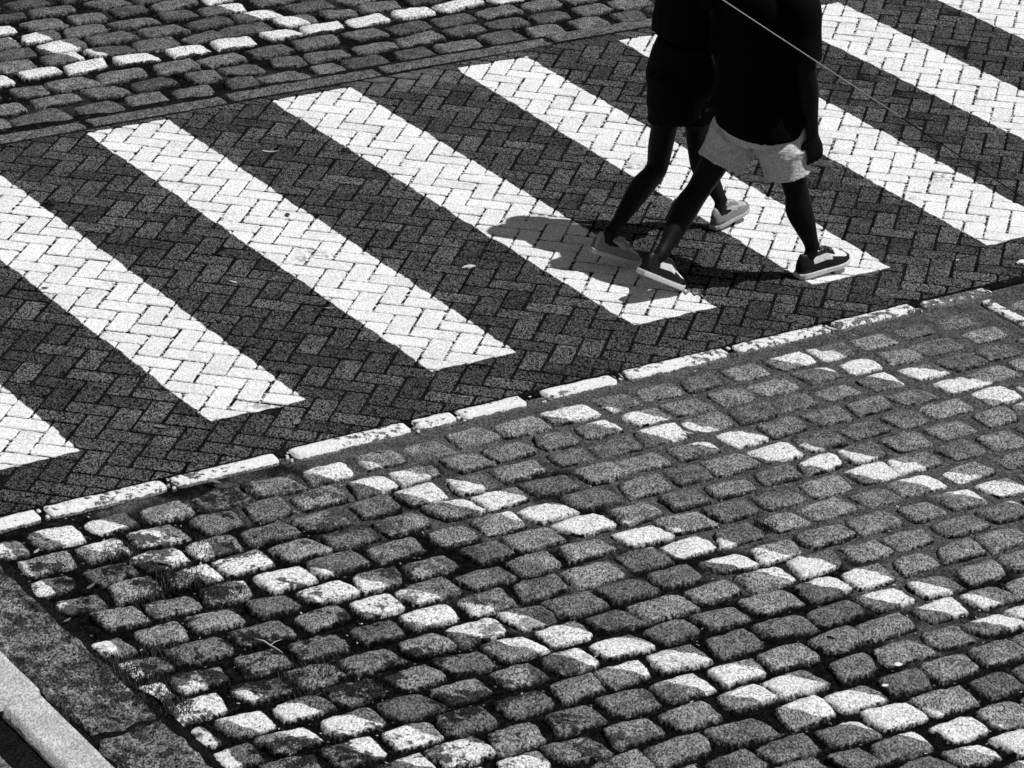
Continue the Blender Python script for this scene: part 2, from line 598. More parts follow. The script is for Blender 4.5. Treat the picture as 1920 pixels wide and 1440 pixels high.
def build_near_cobbles():
    V, Fc, At = [], [], []
    starts = {0: 5.593, 1: 5.434, 2: 5.507, 3: 5.619, 4: 5.741, 5: 5.612, -1: 7.812 - .224 * 9, -2: 7.681 - .224 * 9, -3: 7.79 - .224 * 9}
    r = random.Random(21)
    ph = 5.6
    for k in range(-3, 24):
        tt = 9.648 - .1705 * k
        s = starts.get(k, None)
        if s is None:
            s = ph + .112 + r.gauss(0, .03)
        ph = s
        ctr = s
        # march right from the start, then left
        xs = []
        x = ctr
        while x < 13.4:
            L = max(.15, r.gauss(.2235, .013)); xs.append((x, L)); x += L
        x = ctr
        first = xs[0][1]
        while x > 4.83:
            L = max(.15, r.gauss(.2235, .012)); x -= (L + first) / 2 if x == ctr else L
            if x > 4.70: xs.append((x, L))
        wave = lambda q: .010 * noise.noise(Vector((q * .9, k * .21, 4)))
        mn = min(q[0] for q in xs)
        for x, L in xs:
            l2 = L - r.uniform(.000, .015)
            if x - l2 / 2 < 4.60:      # short stones against the kerb slab
                x0 = 4.60; l2 = x + l2 / 2 - x0; x = x0 + l2 / 2
                if l2 < .06: continue
            if 9.36 < x < 9.52 and k < 2: continue
            t_ = tt + wave(x) + r.gauss(0, .003)
            w_ = .1705 - r.uniform(.004, .022)
            sink = .0 - .003 * max(0, min(1, (x - 6.6) / 2)) - .003 * max(0, min(1, (t_ - 9.4))) + r.gauss(0, .002)
            stone_into(V, Fc, At, x, t_, l2, w_, int(r.random() * 1e6), -.008 + sink)
        if mn > 4.785:                  # end filler
            l2 = (mn - .12) - 4.60
            if l2 > .05:
                stone_into(V, Fc, At, 4.60 + l2 / 2, tt, l2, .14, int(r.random() * 1e6), -.011)
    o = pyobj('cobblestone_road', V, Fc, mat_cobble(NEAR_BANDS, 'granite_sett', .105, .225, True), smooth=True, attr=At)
    o['kind'] = 'structure'

    def bz(s, t):
        g = (s - 6.9) * .16 + (t - 9.2) * .13
        n = noise.fractal(Vector((s * 2.3, t * 2.3, 1)), .8, 2, 4)
        k = max(0, min(1, (n * .5 + g) * 2.4 + .25))
        z = -.024 + .0080 * k + .004 * noise.noise(Vector((s * 12, t * 12, 2)))
        if t > 10.21: z = max(z, -.016)
        return z
    grid_sheet('sand_joint_bed', 4.50, 13.5, 5.7, 10.40, .03, bz, mat_bed('joint_sand_and_moss'))


def build_far_cobbles():
    V, Fc, At = [], [], []
    r = random.Random(5)
    rows = [14.455, 14.645, 14.85, 15.012, 15.188]
    while rows[-1] < 20: rows.append(rows[-1] + .186)
    starts = {0: 7.242, 1: 7.136, 2: 7.062, 3: 7.267, 4: 7.345}
    for k, tt in enumerate(rows):
        c = starts.get(k, 7.2 + (k % 2) * .13 + r.gauss(0, .03))
        xs = []
        x = c
        while x < 14.6: L = r.gauss(.272, .018); xs.append((x, L)); x += L
        x = c
        while x > 3.4: x -= (L := r.gauss(.272, .018)); xs.append((x, L))
        for x, L in xs:
            t_ = tt + .012 * noise.noise(Vector((x * .8, k * .3, 9))) + r.gauss(0, .004)
            t_ += .03 * max(0, min(1, (x - 8) / 2))
            if k == 0:                       # narrow filler setts against the kerb strip
                lo_, hi_ = fkt(x) + .135, t_ - .088
                if hi_ - lo_ > .045:
                    stone_into(V, Fc, At, x + .13, (lo_ + hi_) / 2, L - r.uniform(.01, .05), hi_ - lo_ - .004, int(r.random() * 1e6), -.010, dome=.006)
            w_ = .184 - r.uniform(.012, .030)
            if t_ - w_ / 2 < fkt(x) + .15: t_ = fkt(x) + .155 + w_ / 2
            stone_into(V, Fc, At, x, t_, L - r.uniform(.006, .028), w_, int(r.random() * 1e6), -.007 + r.gauss(0, .003), dome=.007, tilt=.04)
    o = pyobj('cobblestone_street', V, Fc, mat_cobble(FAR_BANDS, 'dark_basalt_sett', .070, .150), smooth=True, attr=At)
    o['kind'] = 'structure'
    grid_sheet('moss_joint_bed', 3.2, 14.8, 14.02, 20.1, .05, lambda s, t: -.024 + .005 * noise.noise(Vector((s * 12, t * 12, 2))), mat_bed('joint_moss', False))


build_near_cobbles()
build_far_cobbles()


def slab(V, Fc, pts, z0, zb, seed, seg=.045, amp=.003, edge=.006, rnd_end=0.0, nrm=.012):
    """long stone bounded by two polylines in the street frame: pts=(s0,s1,t0,t1); ragged edges, uneven top"""
    s0, s1, t0, t1 = pts
    lx, ly = s1 - s0, t1 - t0
    nx = max(4, int(abs(lx) / seg)); ny = max(4, int(abs(ly) / seg))
    off = Vector((seed * 3.1, seed * 1.7, 0))
    b0 = len(V)
    for j in range(ny + 1):
        for i in range(nx + 1):
            a, b = i / nx, j / ny
            u, v = 2 * a - 1, 2 * b - 1
            x, y = s0 + lx * a, t0 + ly * b
            de = min(a * lx, (1 - a) * lx, b * ly, (1 - b) * ly)
            if rnd_end:
                xe = min(a * lx, (1 - a) * lx)
                if xe < rnd_end:
                    f = xe / rnd_end
                    y = (t0 + t1) / 2 + (y - (t0 + t1) / 2) * (.45 + .55 * math.sqrt(max(0, 1 - (1 - f) ** 2)))
            q = Vector((x * 14, y * 14, 0)) + off
            wgt = max(abs(u), abs(v)) ** 6
            x += noise.noise(q) * edge * wgt; y += noise.noise(q + Vector((9, 9, 9))) * edge * wgt
            z = z0 + noise.noise(q * .7) * amp + noise.noise(q * 2.7) * amp * .5
            z -= .006 * max(0, 1 - de / nrm)
            if i in (0, nx) or j in (0, ny): z = zb
            V.append(st(x, y, z))
    for j in range(ny):
        for i in range(nx):
            a = b0 + j * (nx + 1) + i
            Fc.append((a, a + 1, a + nx + 2, a + nx + 1))


# near kerb: worn white-painted edging stones set on edge
kt = [(3.6, 4.09), (4.10, 4.60), (4.62, 4.884), (4.906, 5.412), (5.436, 5.902), (5.958, 6.496), (6.515, 6.712), (6.725, 7.042), (7.13, 7.486), (7.535, 8.062), (8.10, 8.602), (8.62, 9.075), (9.12, 9.50)]
V, Fc = [], []
rk = random.Random(3)
for n, (a, b) in enumerate(kt):
    lo = 10.302 + rk.uniform(-.004, .008)
    slab(V, Fc, (a, b, lo, 10.396 + rk.uniform(-.004, .003)), .006 + rk.uniform(-.003, .003), -.04, n + 2, seg=.011, amp=.004, edge=.014, rnd_end=.03 if n % 3 else .05, nrm=.016)
for n in range(1, len(kt) - 1):          # crumbled chips between the stones
    a, b = kt[n][1], kt[n + 1][0]
    for q in range(3 if b - a < .03 else 5):
        w_ = rk.uniform(.010, .024); x = rk.uniform(a - .004, b + .004 - w_ * .5); y = rk.uniform(10.29, 10.375)
        slab(V, Fc, (x, x + w_, y, y + rk.uniform(.012, .03)), rk.uniform(-.006, .002), -.03, n * 9 + q, seg=.005, amp=.003, edge=.008, nrm=.004)
o = pyobj('kerb', V, Fc, mat_stone('painted_kerb_granite', .12, paint=.74, wear=.475), smooth=True)
o['kind'] = 'structure'
V, Fc = [], []
for n, (a, b) in enumerate([(9.95, 10.27), (9.42, 9.93), (8.9, 9.40), (8.3, 8.88)]):
    slab(V, Fc, (9.365, 9.44, a, b), .004, -.04, n + 60, seg=.012, amp=.004, edge=.014, rnd_end=.0, nrm=.014)
o = pyobj('side_kerb', V, Fc, mat_stone('painted_side_kerb', .10, paint=.70, wear=.49), smooth=True)
o['kind'] = 'structure'
# far kerb: unpainted flush strip
V, Fc = [], []
x = 2.4; n = 0
while x < 15:
    L = rk.uniform(.75, 1.15)
    f0 = fkt(x + L / 2)
    slab(V, Fc, (x, x + L - .018, f0, f0 + .125), .002 + rk.uniform(-.003, .004), -.04, n + 20, seg=.016, amp=.004, edge=.016, nrm=.012)
    x += L; n += 1
o = pyobj('far_kerb', V, Fc, mat_stone('dark_kerb_granite', .115, var=(.45, 1.4), big=14, gr=(.15, 1.85)), smooth=True)
o['kind'] = 'structure'
# left: rough dark granite slabs, a smooth pale strip, then dirt and pavement
V, Fc = [], []
for n, (a, b) in enumerate([(12.9, 14.3), (11.5, 12.88), (10.42, 11.48), (8.79, 10.38), (7.25, 8.77), (5.7, 7.23)]):
    if a > 10.4: continue
    slab(V, Fc, (4.300, 4.582, a, b), .006, -.05, n + 40, seg=.016, amp=.009, edge=.03, nrm=.016)
o = pyobj('gutter_slab', V, Fc, mat_stone('rough_dark_slab', .165, streak=.4, big=9, var=(.5, 1.5), gr=(.1, 1.9)), smooth=True)
o['kind'] = 'structure'
V, Fc = [], []
for n, (a, b) in enumerate([(9.87, 10.4), (9.09, 9.86), (8.30, 9.075), (7.5, 8.285), (6.7, 7.48)]):
    slab(V, Fc, (4.115 - .012 * (n % 2), 4.285 + .012 * (n % 2), a, b), .030, -.05, n + 80, seg=.016, amp=.003, edge=.004, nrm=.010)
o = pyobj('pavement_edge', V, Fc, mat_stone('pale_edge_stone', .48, var=(.72, 1.15), big=7, gr=(.62, 1.35)), smooth=True)
o['kind'] = 'structure'
grid_sheet('dirt_strip', 3.9, 4.62, 5.7, 10.42, .03, lambda s, t: -.012 + .006 * noise.noise(Vector((s * 14, t * 14, 5))), mat_stone('dark_dirt', .007, var=(.3, 1.6)))
V, Fc = [], []
for n in range(6):
    slab(V, Fc, (3.4, 4.02, 5.8 + n * .8, 6.585 + n * .8), .02, -.05, n + 120, seg=.03, amp=.004, edge=.02)
o = pyobj('pavement', V, Fc, mat_stone('grey_paving', .14, var=(.7, 1.2)), smooth=True)
o['kind'] = 'structure'

# moss and grass growing in the joints
V, Fc = [], []
rg = random.Random(11)
patches = [((335, 1085), .10, 260), ((250, 1290), .14, 420), ((205, 1255), .10, 300), ((600, 1250), .09, 160), ((560, 1290), .09, 150), ((430, 1110), .06, 90), ((385, 1030), .06, 80), ((1435, 985), .05, 90), ((1160, 975), .04, 40), ((300, 1230), .08, 150), ((170, 1330), .07, 120), ((110, 1350), .05, 90), ((690, 1300), .07, 90), ((510, 1010), .06, 60), ((900, 1130), .05, 40), ((60, 1290), .06, 100), ((285, 1120), .09, 160), ((230, 1040), .07, 120), ((330, 1330), .06, 120)]
for (px, py), rad, n in patches:
    c = at_z(px, py, -.01)
    for _ in range(int(n * 1.8)):
        a = rg.uniform(0, 2 * pi); q = rad * math.sqrt(rg.random())
        b = c + Vector((cos(a) * q, sin(a) * q, -.012))
        h = rg.uniform(.010, .038); w_ = rg.uniform(.0012, .0024); d = rg.uniform(0, 2 * pi)
        tip = b + Vector((cos(d) * h * rg.uniform(.3, 1), sin(d) * h * rg.uniform(.3, 1), h + .006))
        e = Vector((-sin(d), cos(d), 0)) * w_
        mid = (b + tip) / 2 + Vector((0, 0, h * .2))
        k = len(V); V += [b - e, b + e, mid + e * .8, mid - e * .8, tip]
        Fc += [(k, k + 1, k + 2, k + 3), (k + 3, k + 2, k + 4)]
o = pyobj('grass', V, Fc, mat_plain('dark_grass', .028, .6))
tag(o, 'short dark grass and moss growing in the joints of the cobbles', 'grass', kind='stuff')


V, Fc = [], []
for _ in range(1500):                    # shredded leaf bits and grit caught in the joints
    q = rg.random()
    s_, t_ = rg.uniform(4.6, 10.8), rg.uniform(6.6, 10.33)
    if q < .12: s_, t_ = rg.uniform(6, 11.5), rg.uniform(14.2, 16.4)
    c = st(s_, t_, rg.uniform(-.022, -.012))
    a = rg.uniform(0, 2 * pi); L = rg.uniform(.003, .011); w_ = L * rg.uniform(.2, .5)
    d = Vector((cos(a), sin(a), rg.uniform(-.3, .3))) * L; e = Vector((-sin(a), cos(a), rg.uniform(-.2, .5))) * w_
    k = len(V); V += [c - d, c - e, c + d, c + e]
    Fc.append((k, k + 1, k + 2, k + 3))
o = pyobj('leaf_litter', V, Fc, mat_plain('shredded_leaf', .35, .8, .05, .8))
tag(o, 'tiny shreds of leaf and grit caught between the cobbles', 'litter', kind='stuff')

# ------------------------------------------------------------------ litter: leaves, twig, cigarette end, scraps
LEAF = [mat_plain('dry_leaf_pale', .42, .6), mat_plain('dry_leaf_grey', .16, .6), mat_plain('dry_leaf_dark', .05, .6), mat_plain('scrap_white', .75, .6)]


def leaf(px, py, L, ang, tone, label, wd=.32, z=.006, cat='leaf', name='fallen_leaf', curl=.25, group='litter lying on the street'):
    V, Fc = [], []
    n = 8
    for i in range(n + 1):
        u = i / n
        w_ = wd * L * (sin(pi * u ** .8) ** .8) * .5 + .0006
        x = (u - .5) * L
        zc = curl * L * (u - .5) ** 2 * 1.6
        V += [(x, -w_, zc + abs(w_) * .35), (x, 0, zc), (x, w_, zc + abs(w_) * .45)]
    for i in range(n):
        a = i * 3
        Fc += [(a, a + 3, a + 4, a + 1), (a + 1, a + 4, a + 5, a + 2)]
    nb = len(V)
    V += [(x, y, zz - .0006) for x, y, zz in V]
    Fc += [tuple(nb + q for q in reversed(f)) for f in Fc]
    for side in (0, 2):
        for i in range(n):
            a = i * 3 + side
            Fc.append((a, a + 3, a + 3 + nb, a + nb))
    k = len(V)
    V += [(-L / 2, -.0007, .001), (-L / 2, .0007, .001), (-L / 2 - L * .22, .0007, .002 + curl * L * .3), (-L / 2 - L * .22, -.0007, .002 + curl * L * .3)]
    Fc.append((k, k + 1, k + 2, k + 3))
    o = pyobj(name, V, Fc, LEAF[tone], smooth=True)
    o.location = at_z(px, py, z)
    o.rotation_euler = (rnd.uniform(-.15, .15), rnd.uniform(-.1, .1), ang)
    tag(o, label, cat, group)
    return o


leaf(69, 1034, .040, 1.25, 0, 'pale pointed leaf standing up beside the white left border stone', z=.010)
leaf(171, 1100, .048, 1.0, 1, 'grey leaf resting at the right end of the second border cobble', z=.012)
leaf(312, 1056, .062, -.1, 1, 'long light grey leaf in the dark moss left of two white cobbles', z=.0)
leaf(127, 1163, .034, .9, 1, 'small grey leaf in the joint under the third border cobble', z=.0)
leaf(539, 403, .040, 1.9, 2, 'small dark leaf lying alone on a white crosswalk stripe', wd=.5, z=.004)
leaf(507, 285, .085, -.15, 0, 'long pale curled leaf on dark pavers between two stripes near the top left', wd=.16, z=.004)
leaf(300, 801, .058, -.05, 1, 'flat grey leaf on dark pavers left of the stripe tip', wd=.3, z=.004)
leaf(401, 903, .060, -.4, 1, 'grey leaf tucked against the white kerb at its lower edge', z=.006)
leaf(557, 792, .050, 1.1, 1, 'faint grey upright leaf on pavers above the white kerb', wd=.5, z=.004)
leaf(715, 847, .048, .3, 1, 'small grey leaf on the sand under the white kerb', z=.0)
leaf(619, 578, .045, 0.0, 0, 'thin pale sliver of leaf at the lower edge of a white stripe', wd=.15, z=.004)
leaf(1560, 617, .052, -.35, 0, 'pale leaf leaning on the kerb below the stripe tips at the right', z=.004)
leaf(1563, 1190, .040, -.6, 1, 'round grey leaf on a cobble in the lower right field', wd=.5, z=.012)
leaf(1582, 1220, .040, -.3, 1, 'flat oval leaf in the joint just below the round grey leaf', wd=.45, z=.004)
leaf(1500, 1100, .036, 1.2, 1, 'upright grey leaf between cobbles below the second white band', wd=.5, z=.004)
leaf(338, 133, .075, -.35, 1, 'grey leaf in a dark joint of the far cobbles', z=.008)
leaf(1290, 812, .05, -.3, 0, 'pale dry leaf under the white cobbles in the middle of the right field', wd=.25, z=.002)
leaf(915, 1195, .05, .5, 1, 'grey leaf at the foot of a white cobble in the long lower band', z=.002)
leaf(85, 540, .001 + .04, .2, 2, 'tiny dark leaf on the leftmost white stripe', z=.004)
leaf(165, 549, .040, .1, 0, 'thin pale leaf on the dark pavers right of the leftmost stripe', wd=.16, z=.004)
leaf(1685, 1247, .030, .2, 3, 'small torn white paper scrap on the lower right cobbles', wd=.7, z=.008, cat='paper scrap', name='paper_scrap')
leaf(1660, 1286, .026, .5, 3, 'tiny white paper scrap below the larger scrap at the lower right', wd=.6, z=.008, cat='paper scrap', name='paper_scrap')
leaf(1562, 1417, .03, .5, 1, 'small grey leaf on the bottom row of cobbles at the right', wd=.6, z=.012)
# crumpled tissue
def crumple(px, py, L, seed, label, name='crumpled_tissue', cat='tissue', v=.5):
    bm = bmesh.new()
    bmesh.ops.create_icosphere(bm, subdivisions=3, radius=1)
    for q in bm.verts:
        k = 1 + .45 * noise.noise(q.co * 2.2 + Vector((seed, 0, 0))) + .2 * noise.noise(q.co * 5 + Vector((0, seed, 0)))
        q.co = Vector((q.co.x * L * k, q.co.y * L * .5 * k, q.co.z * L * .22 * k))
    me = bpy.data.meshes.new(name); bm.to_mesh(me); bm.free()
    o = mesh_obj(name, me, mat_plain(name + '_paper', v, .8))
    o.location = at_z(px, py, .008)
    o.rotation_euler = (0, 0, .4)
    return tag(o, label, cat)


crumple(879, 500, .028, 3, 'crumpled pale tissue on dark pavers left of the walkers’ shadow')
crumple(1795, 487, .008, 5, 'tiny pale pebble on the pavers right of the crossing tip', 'pebble', 'pebble', .6)


def tube(pts, rads, n=10, cap=True):
    """swept tube as verts/faces"""
    V, Fc = [], []
    pts = [Vector(p) for p in pts]
    up0 = None
    for i, p in enumerate(pts):
        d = (pts[min(i + 1, len(pts) - 1)] - pts[max(i - 1, 0)]).normalized()
        if up0 is None:
            up0 = d.orthogonal().normalized()
        a = (up0 - d * up0.dot(d)).normalized(); b = d.cross(a); up0 = a
        r = rads[i] if isinstance(rads, (list, tuple)) else rads
        for k in range(n):
            t = 2 * pi * k / n
            V.append(p + a * cos(t) * r + b * sin(t) * r)
    for i in range(len(pts) - 1):
        for k in range(n):
            Fc.append((i * n + k, i * n + (k + 1) % n, (i + 1) * n + (k + 1) % n, (i + 1) * n + k))
    if cap:
        Fc.append(tuple(range(n - 1, -1, -1))); Fc.append(tuple((len(pts) - 1) * n + k for k in range(n)))
    return V, Fc


tw = [at_z(478, 1198, .012), at_z(495, 1202, .018), at_z(507, 1210, .014), at_z(520, 1217, .010), at_z(530, 1224, .006)]
V, Fc = tube(tw, [.0025, .003, .0028, .002, .001], 6)
tw2 = [at_z(507, 1210, .014), at_z(516, 1203, .018), at_z(528, 1199, .012)]
V2, F2 = tube(tw2, [.002, .0015, .0008], 6)
V += V2 and [v for v in V2]; Fc += [tuple(q + len(tw) * 6 for q in f) for f in F2]
tag(pyobj('twig', V, Fc, mat_plain('bare_twig', .5), smooth=True), 'pale forked twig on the cobbles near the lower left', 'twig')
V, Fc = tube([at_z(431, 527, .005), at_z(443, 530, .005)], .0042, 8)
cig = thing('cigarette_end', (0, 0, 0), 'small white cigarette end on dark pavers between two stripes at the left', 'cigarette end')
pyobj('paper', V, Fc, LEAF[3], cig, smooth=True)
V, Fc = tube([at_z(428, 526.3, .005), at_z(431, 527, .005)], .0044, 8)
pyobj('filter', V, Fc, LEAF[1], cig, smooth=True)
# torn strip under the back shoe
V, Fc = [], []
pts = [(1268, 545), (1278, 542), (1286, 548), (1294, 543), (1302, 550), (1310, 549), (1318, 556)]
for i, (px, py) in enumerate(pts):
    a, b = at_z(px, py - 1.8, .003 + .010 * (i % 2)), at_z(px + 1, py + 1.8, .003 + .006 * ((i + 1) % 2))
    V += [a, b, a + Vector((0, 0, -.001)), b + Vector((0, 0, -.001))]
for i in range(len(pts) - 1):
    k = i * 4
    Fc += [(k, k + 1, k + 5, k + 4), (k + 2, k + 6, k + 7, k + 3), (k, k + 4, k + 6, k + 2), (k + 1, k + 3, k + 7, k + 5)]
tag(pyobj('torn_wrapper', V, Fc, mat_plain('wrapper_foil', .3, .4)), 'thin torn wrapper strip on the pavers beside the raised black and white shoe', 'wrapper')

# thin stay wire crossing in front of the walkers
wa, wb, wm = at_y(1355, 0, 9.0), at_y(1920, 372, 9.0), at_y(1690, 220.5, 9.0)
dirw = (wb - wa).normalized()
ground_end = wa + dirw * ((wa.z + .05) / -dirw.z)
wire = thing('stay_wire', (0, 0, 0), 'thin taut wire crossing diagonally in front of the two walkers', 'wire')
V, Fc = tube([wa - dirw * 4, wa, wm], .0018, 8)
pyobj('bare_wire', V, Fc, mat_plain('bright_wire', .36, .5, .4, .05), wire, smooth=True)
V, Fc = tube([wm, wb, ground_end], .0018, 8)
pyobj('shaded_wire_half', V, Fc, mat_plain('wire_painted_shade', .008, .8, .1), wire, smooth=True)  # lower half of the same wire, its shade painted as a dark colour

# ------------------------------------------------------------------ people


def spline(P, n):
    out = []
    m = len(P)
    for i in range(m - 1):
        p0, p1, p2, p3 = P[max(i - 1, 0)], P[i], P[i + 1], P[min(i + 2, m - 1)]
        for k in range(n):
            t = k / n
            out.append([.5 * (2 * b + (c - a) * t + (2 * a - 5 * b + 4 * c - d) * t * t + (3 * b - a - 3 * c + d) * t ** 3) for a, b, c, d in zip(p0, p1, p2, p3)])
    out.append(list(P[-1]))
    return out


def loft(bm, rings, lat, n=20, sub=5, pw=2.0):
    """rings: (x,y,z, lateral radius, other radius); lat: lateral direction"""
    R_ = spline([list(r) for r in rings], sub)
    prev = []
    for i, r in enumerate(R_):
        p = Vector(r[:3])
        q0, q1 = Vector(R_[max(i - 1, 0)][:3]), Vector(R_[min(i + 1, len(R_) - 1)][:3])
        d = (q1 - q0)
        d = d.normalized() if d.length > 1e-7 else Vector((0, 0, 1))
        a = (lat - d * lat.dot(d)).normalized(); b = d.cross(a)
        row = []
        for k in range(n):
            t = 2 * pi * k / n
            c_, s_ = cos(t), sin(t)
            f = (abs(c_) ** pw + abs(s_) ** pw) ** (-1 / pw)
            row.append(bm.verts.new(p + a * c_ * f * r[3] + b * s_ * f * r[4]))
        prev.append(row)
    for A_, B_ in zip(prev[:-1], prev[1:]):
        for k in range(n):
            bm.faces.new((A_[k], A_[(k + 1) % n], B_[(k + 1) % n], B_[k]))
    bm.faces.new(prev[0][::-1]); bm.faces.new(prev[-1])


def ball(bm, c, r, lat=Vector((1, 0, 0)), fwd=Vector((0, 1, 0)), upv=Vector((0, 0, 1))):
    m = Matrix((lat * r[0], fwd * r[1], upv * r[2])).transposed().to_4x4()
    m.translation = c
    bmesh.ops.create_icosphere(bm, subdivisions=3, radius=1, matrix=m)


def remeshed(name, bm, vox, mat, parent, smooth_it=6, deform=None):
    me = bpy.data.meshes.new(name + '_src')
    bmesh.ops.recalc_face_normals(bm, faces=bm.faces)
    bm.to_mesh(me); bm.free()
    o = bpy.data.objects.new('tmp', me)
    COL.objects.link(o)
    md = o.modifiers.new('r', 'REMESH'); md.mode = 'VOXEL'; md.voxel_size = vox
    ms = o.modifiers.new('s', 'SMOOTH'); ms.factor = .5; ms.iterations = smooth_it
    dg = bpy.context.evaluated_depsgraph_get()
    dg.update()
    res = bpy.data.meshes.new_from_object(o.evaluated_get(dg))
    bpy.data.objects.remove(o); bpy.data.meshes.remove(me)
    if deform:
        ns = [v.normal.copy() for v in res.vertices]
        for v, nn in zip(res.vertices, ns):
            v.co = deform(v.co, nn)
    res.polygons.foreach_set('use_smooth', [True] * len(res.polygons))
    res.name = name
    return mesh_obj(name, res, mat, parent)


def cloth_def(scale, amp, stretch=(1, 1, 1), seed=0.0, hem=None):
    def f(c, n):
        q = Vector((c.x * stretch[0], c.y * stretch[1], c.z * stretch[2])) * scale + Vector((seed, seed, seed))
        a = 1 - abs(noise.noise(q)) * 2.2
        b = noise.noise(q * 2.3)
        return c + n * (a * amp + b * amp * .4)
    return f


def R3(p, a, b=None): return (p.x, p.y, p.z, a, b if b else a)


def hand(bm, wrist, dirn, palm_n, thumb_side, curl=1.0, s=1.0):
    s *= 1.12
    """palm with four bent fingers of unequal length and an opposed thumb"""
    d = dirn.normalized(); n = (palm_n - d * palm_n.dot(d)).normalized(); l = d.cross(n) * thumb_side
    loft(bm, [R3(wrist - d * .02, .024 * s, .018 * s), R3(wrist + d * .02 * s, .030 * s, .018 * s), R3(wrist + d * .055 * s, .040 * s, .016 * s), R3(wrist + d * .085 * s, .038 * s, .013 * s)], l, 14, 4)
    for k, (off, L) in enumerate(((.029, .070), (.010, .078), (-.010, .072), (-.028, .056))):
        p = wrist + d * .080 * s + l * off * s
        pts = [p - d * .02 * s]; a = .25
        rr = .0092 * s
        for seg_, f in enumerate((.46, .30, .24)):
            pts.append(p); dd = d * cos(a) + n * sin(a)
            p = p + dd * L * f * s
            a += (.75 + .1 * k) * curl
        pts.append(p)
        loft(bm, [R3(q, rr * (1 - .07 * i)) for i, q in enumerate(pts)], l, 8, 3)
    p = wrist + d * .025 * s + l * .026 * s
    pts = [p, p + (d * .5 + l * .7 + n * .3) * .034 * s, p + (d * 1.3 + l * .75 + n * .9) * .034 * s, p + (d * 1.9 + l * .3 + n * 1.5) * .032 * s]
    loft(bm, [R3(pts[0], .013 * s), R3(pts[1], .012 * s), R3(pts[2], .0105 * s), R3(pts[3], .008 * s)], l, 8, 3)


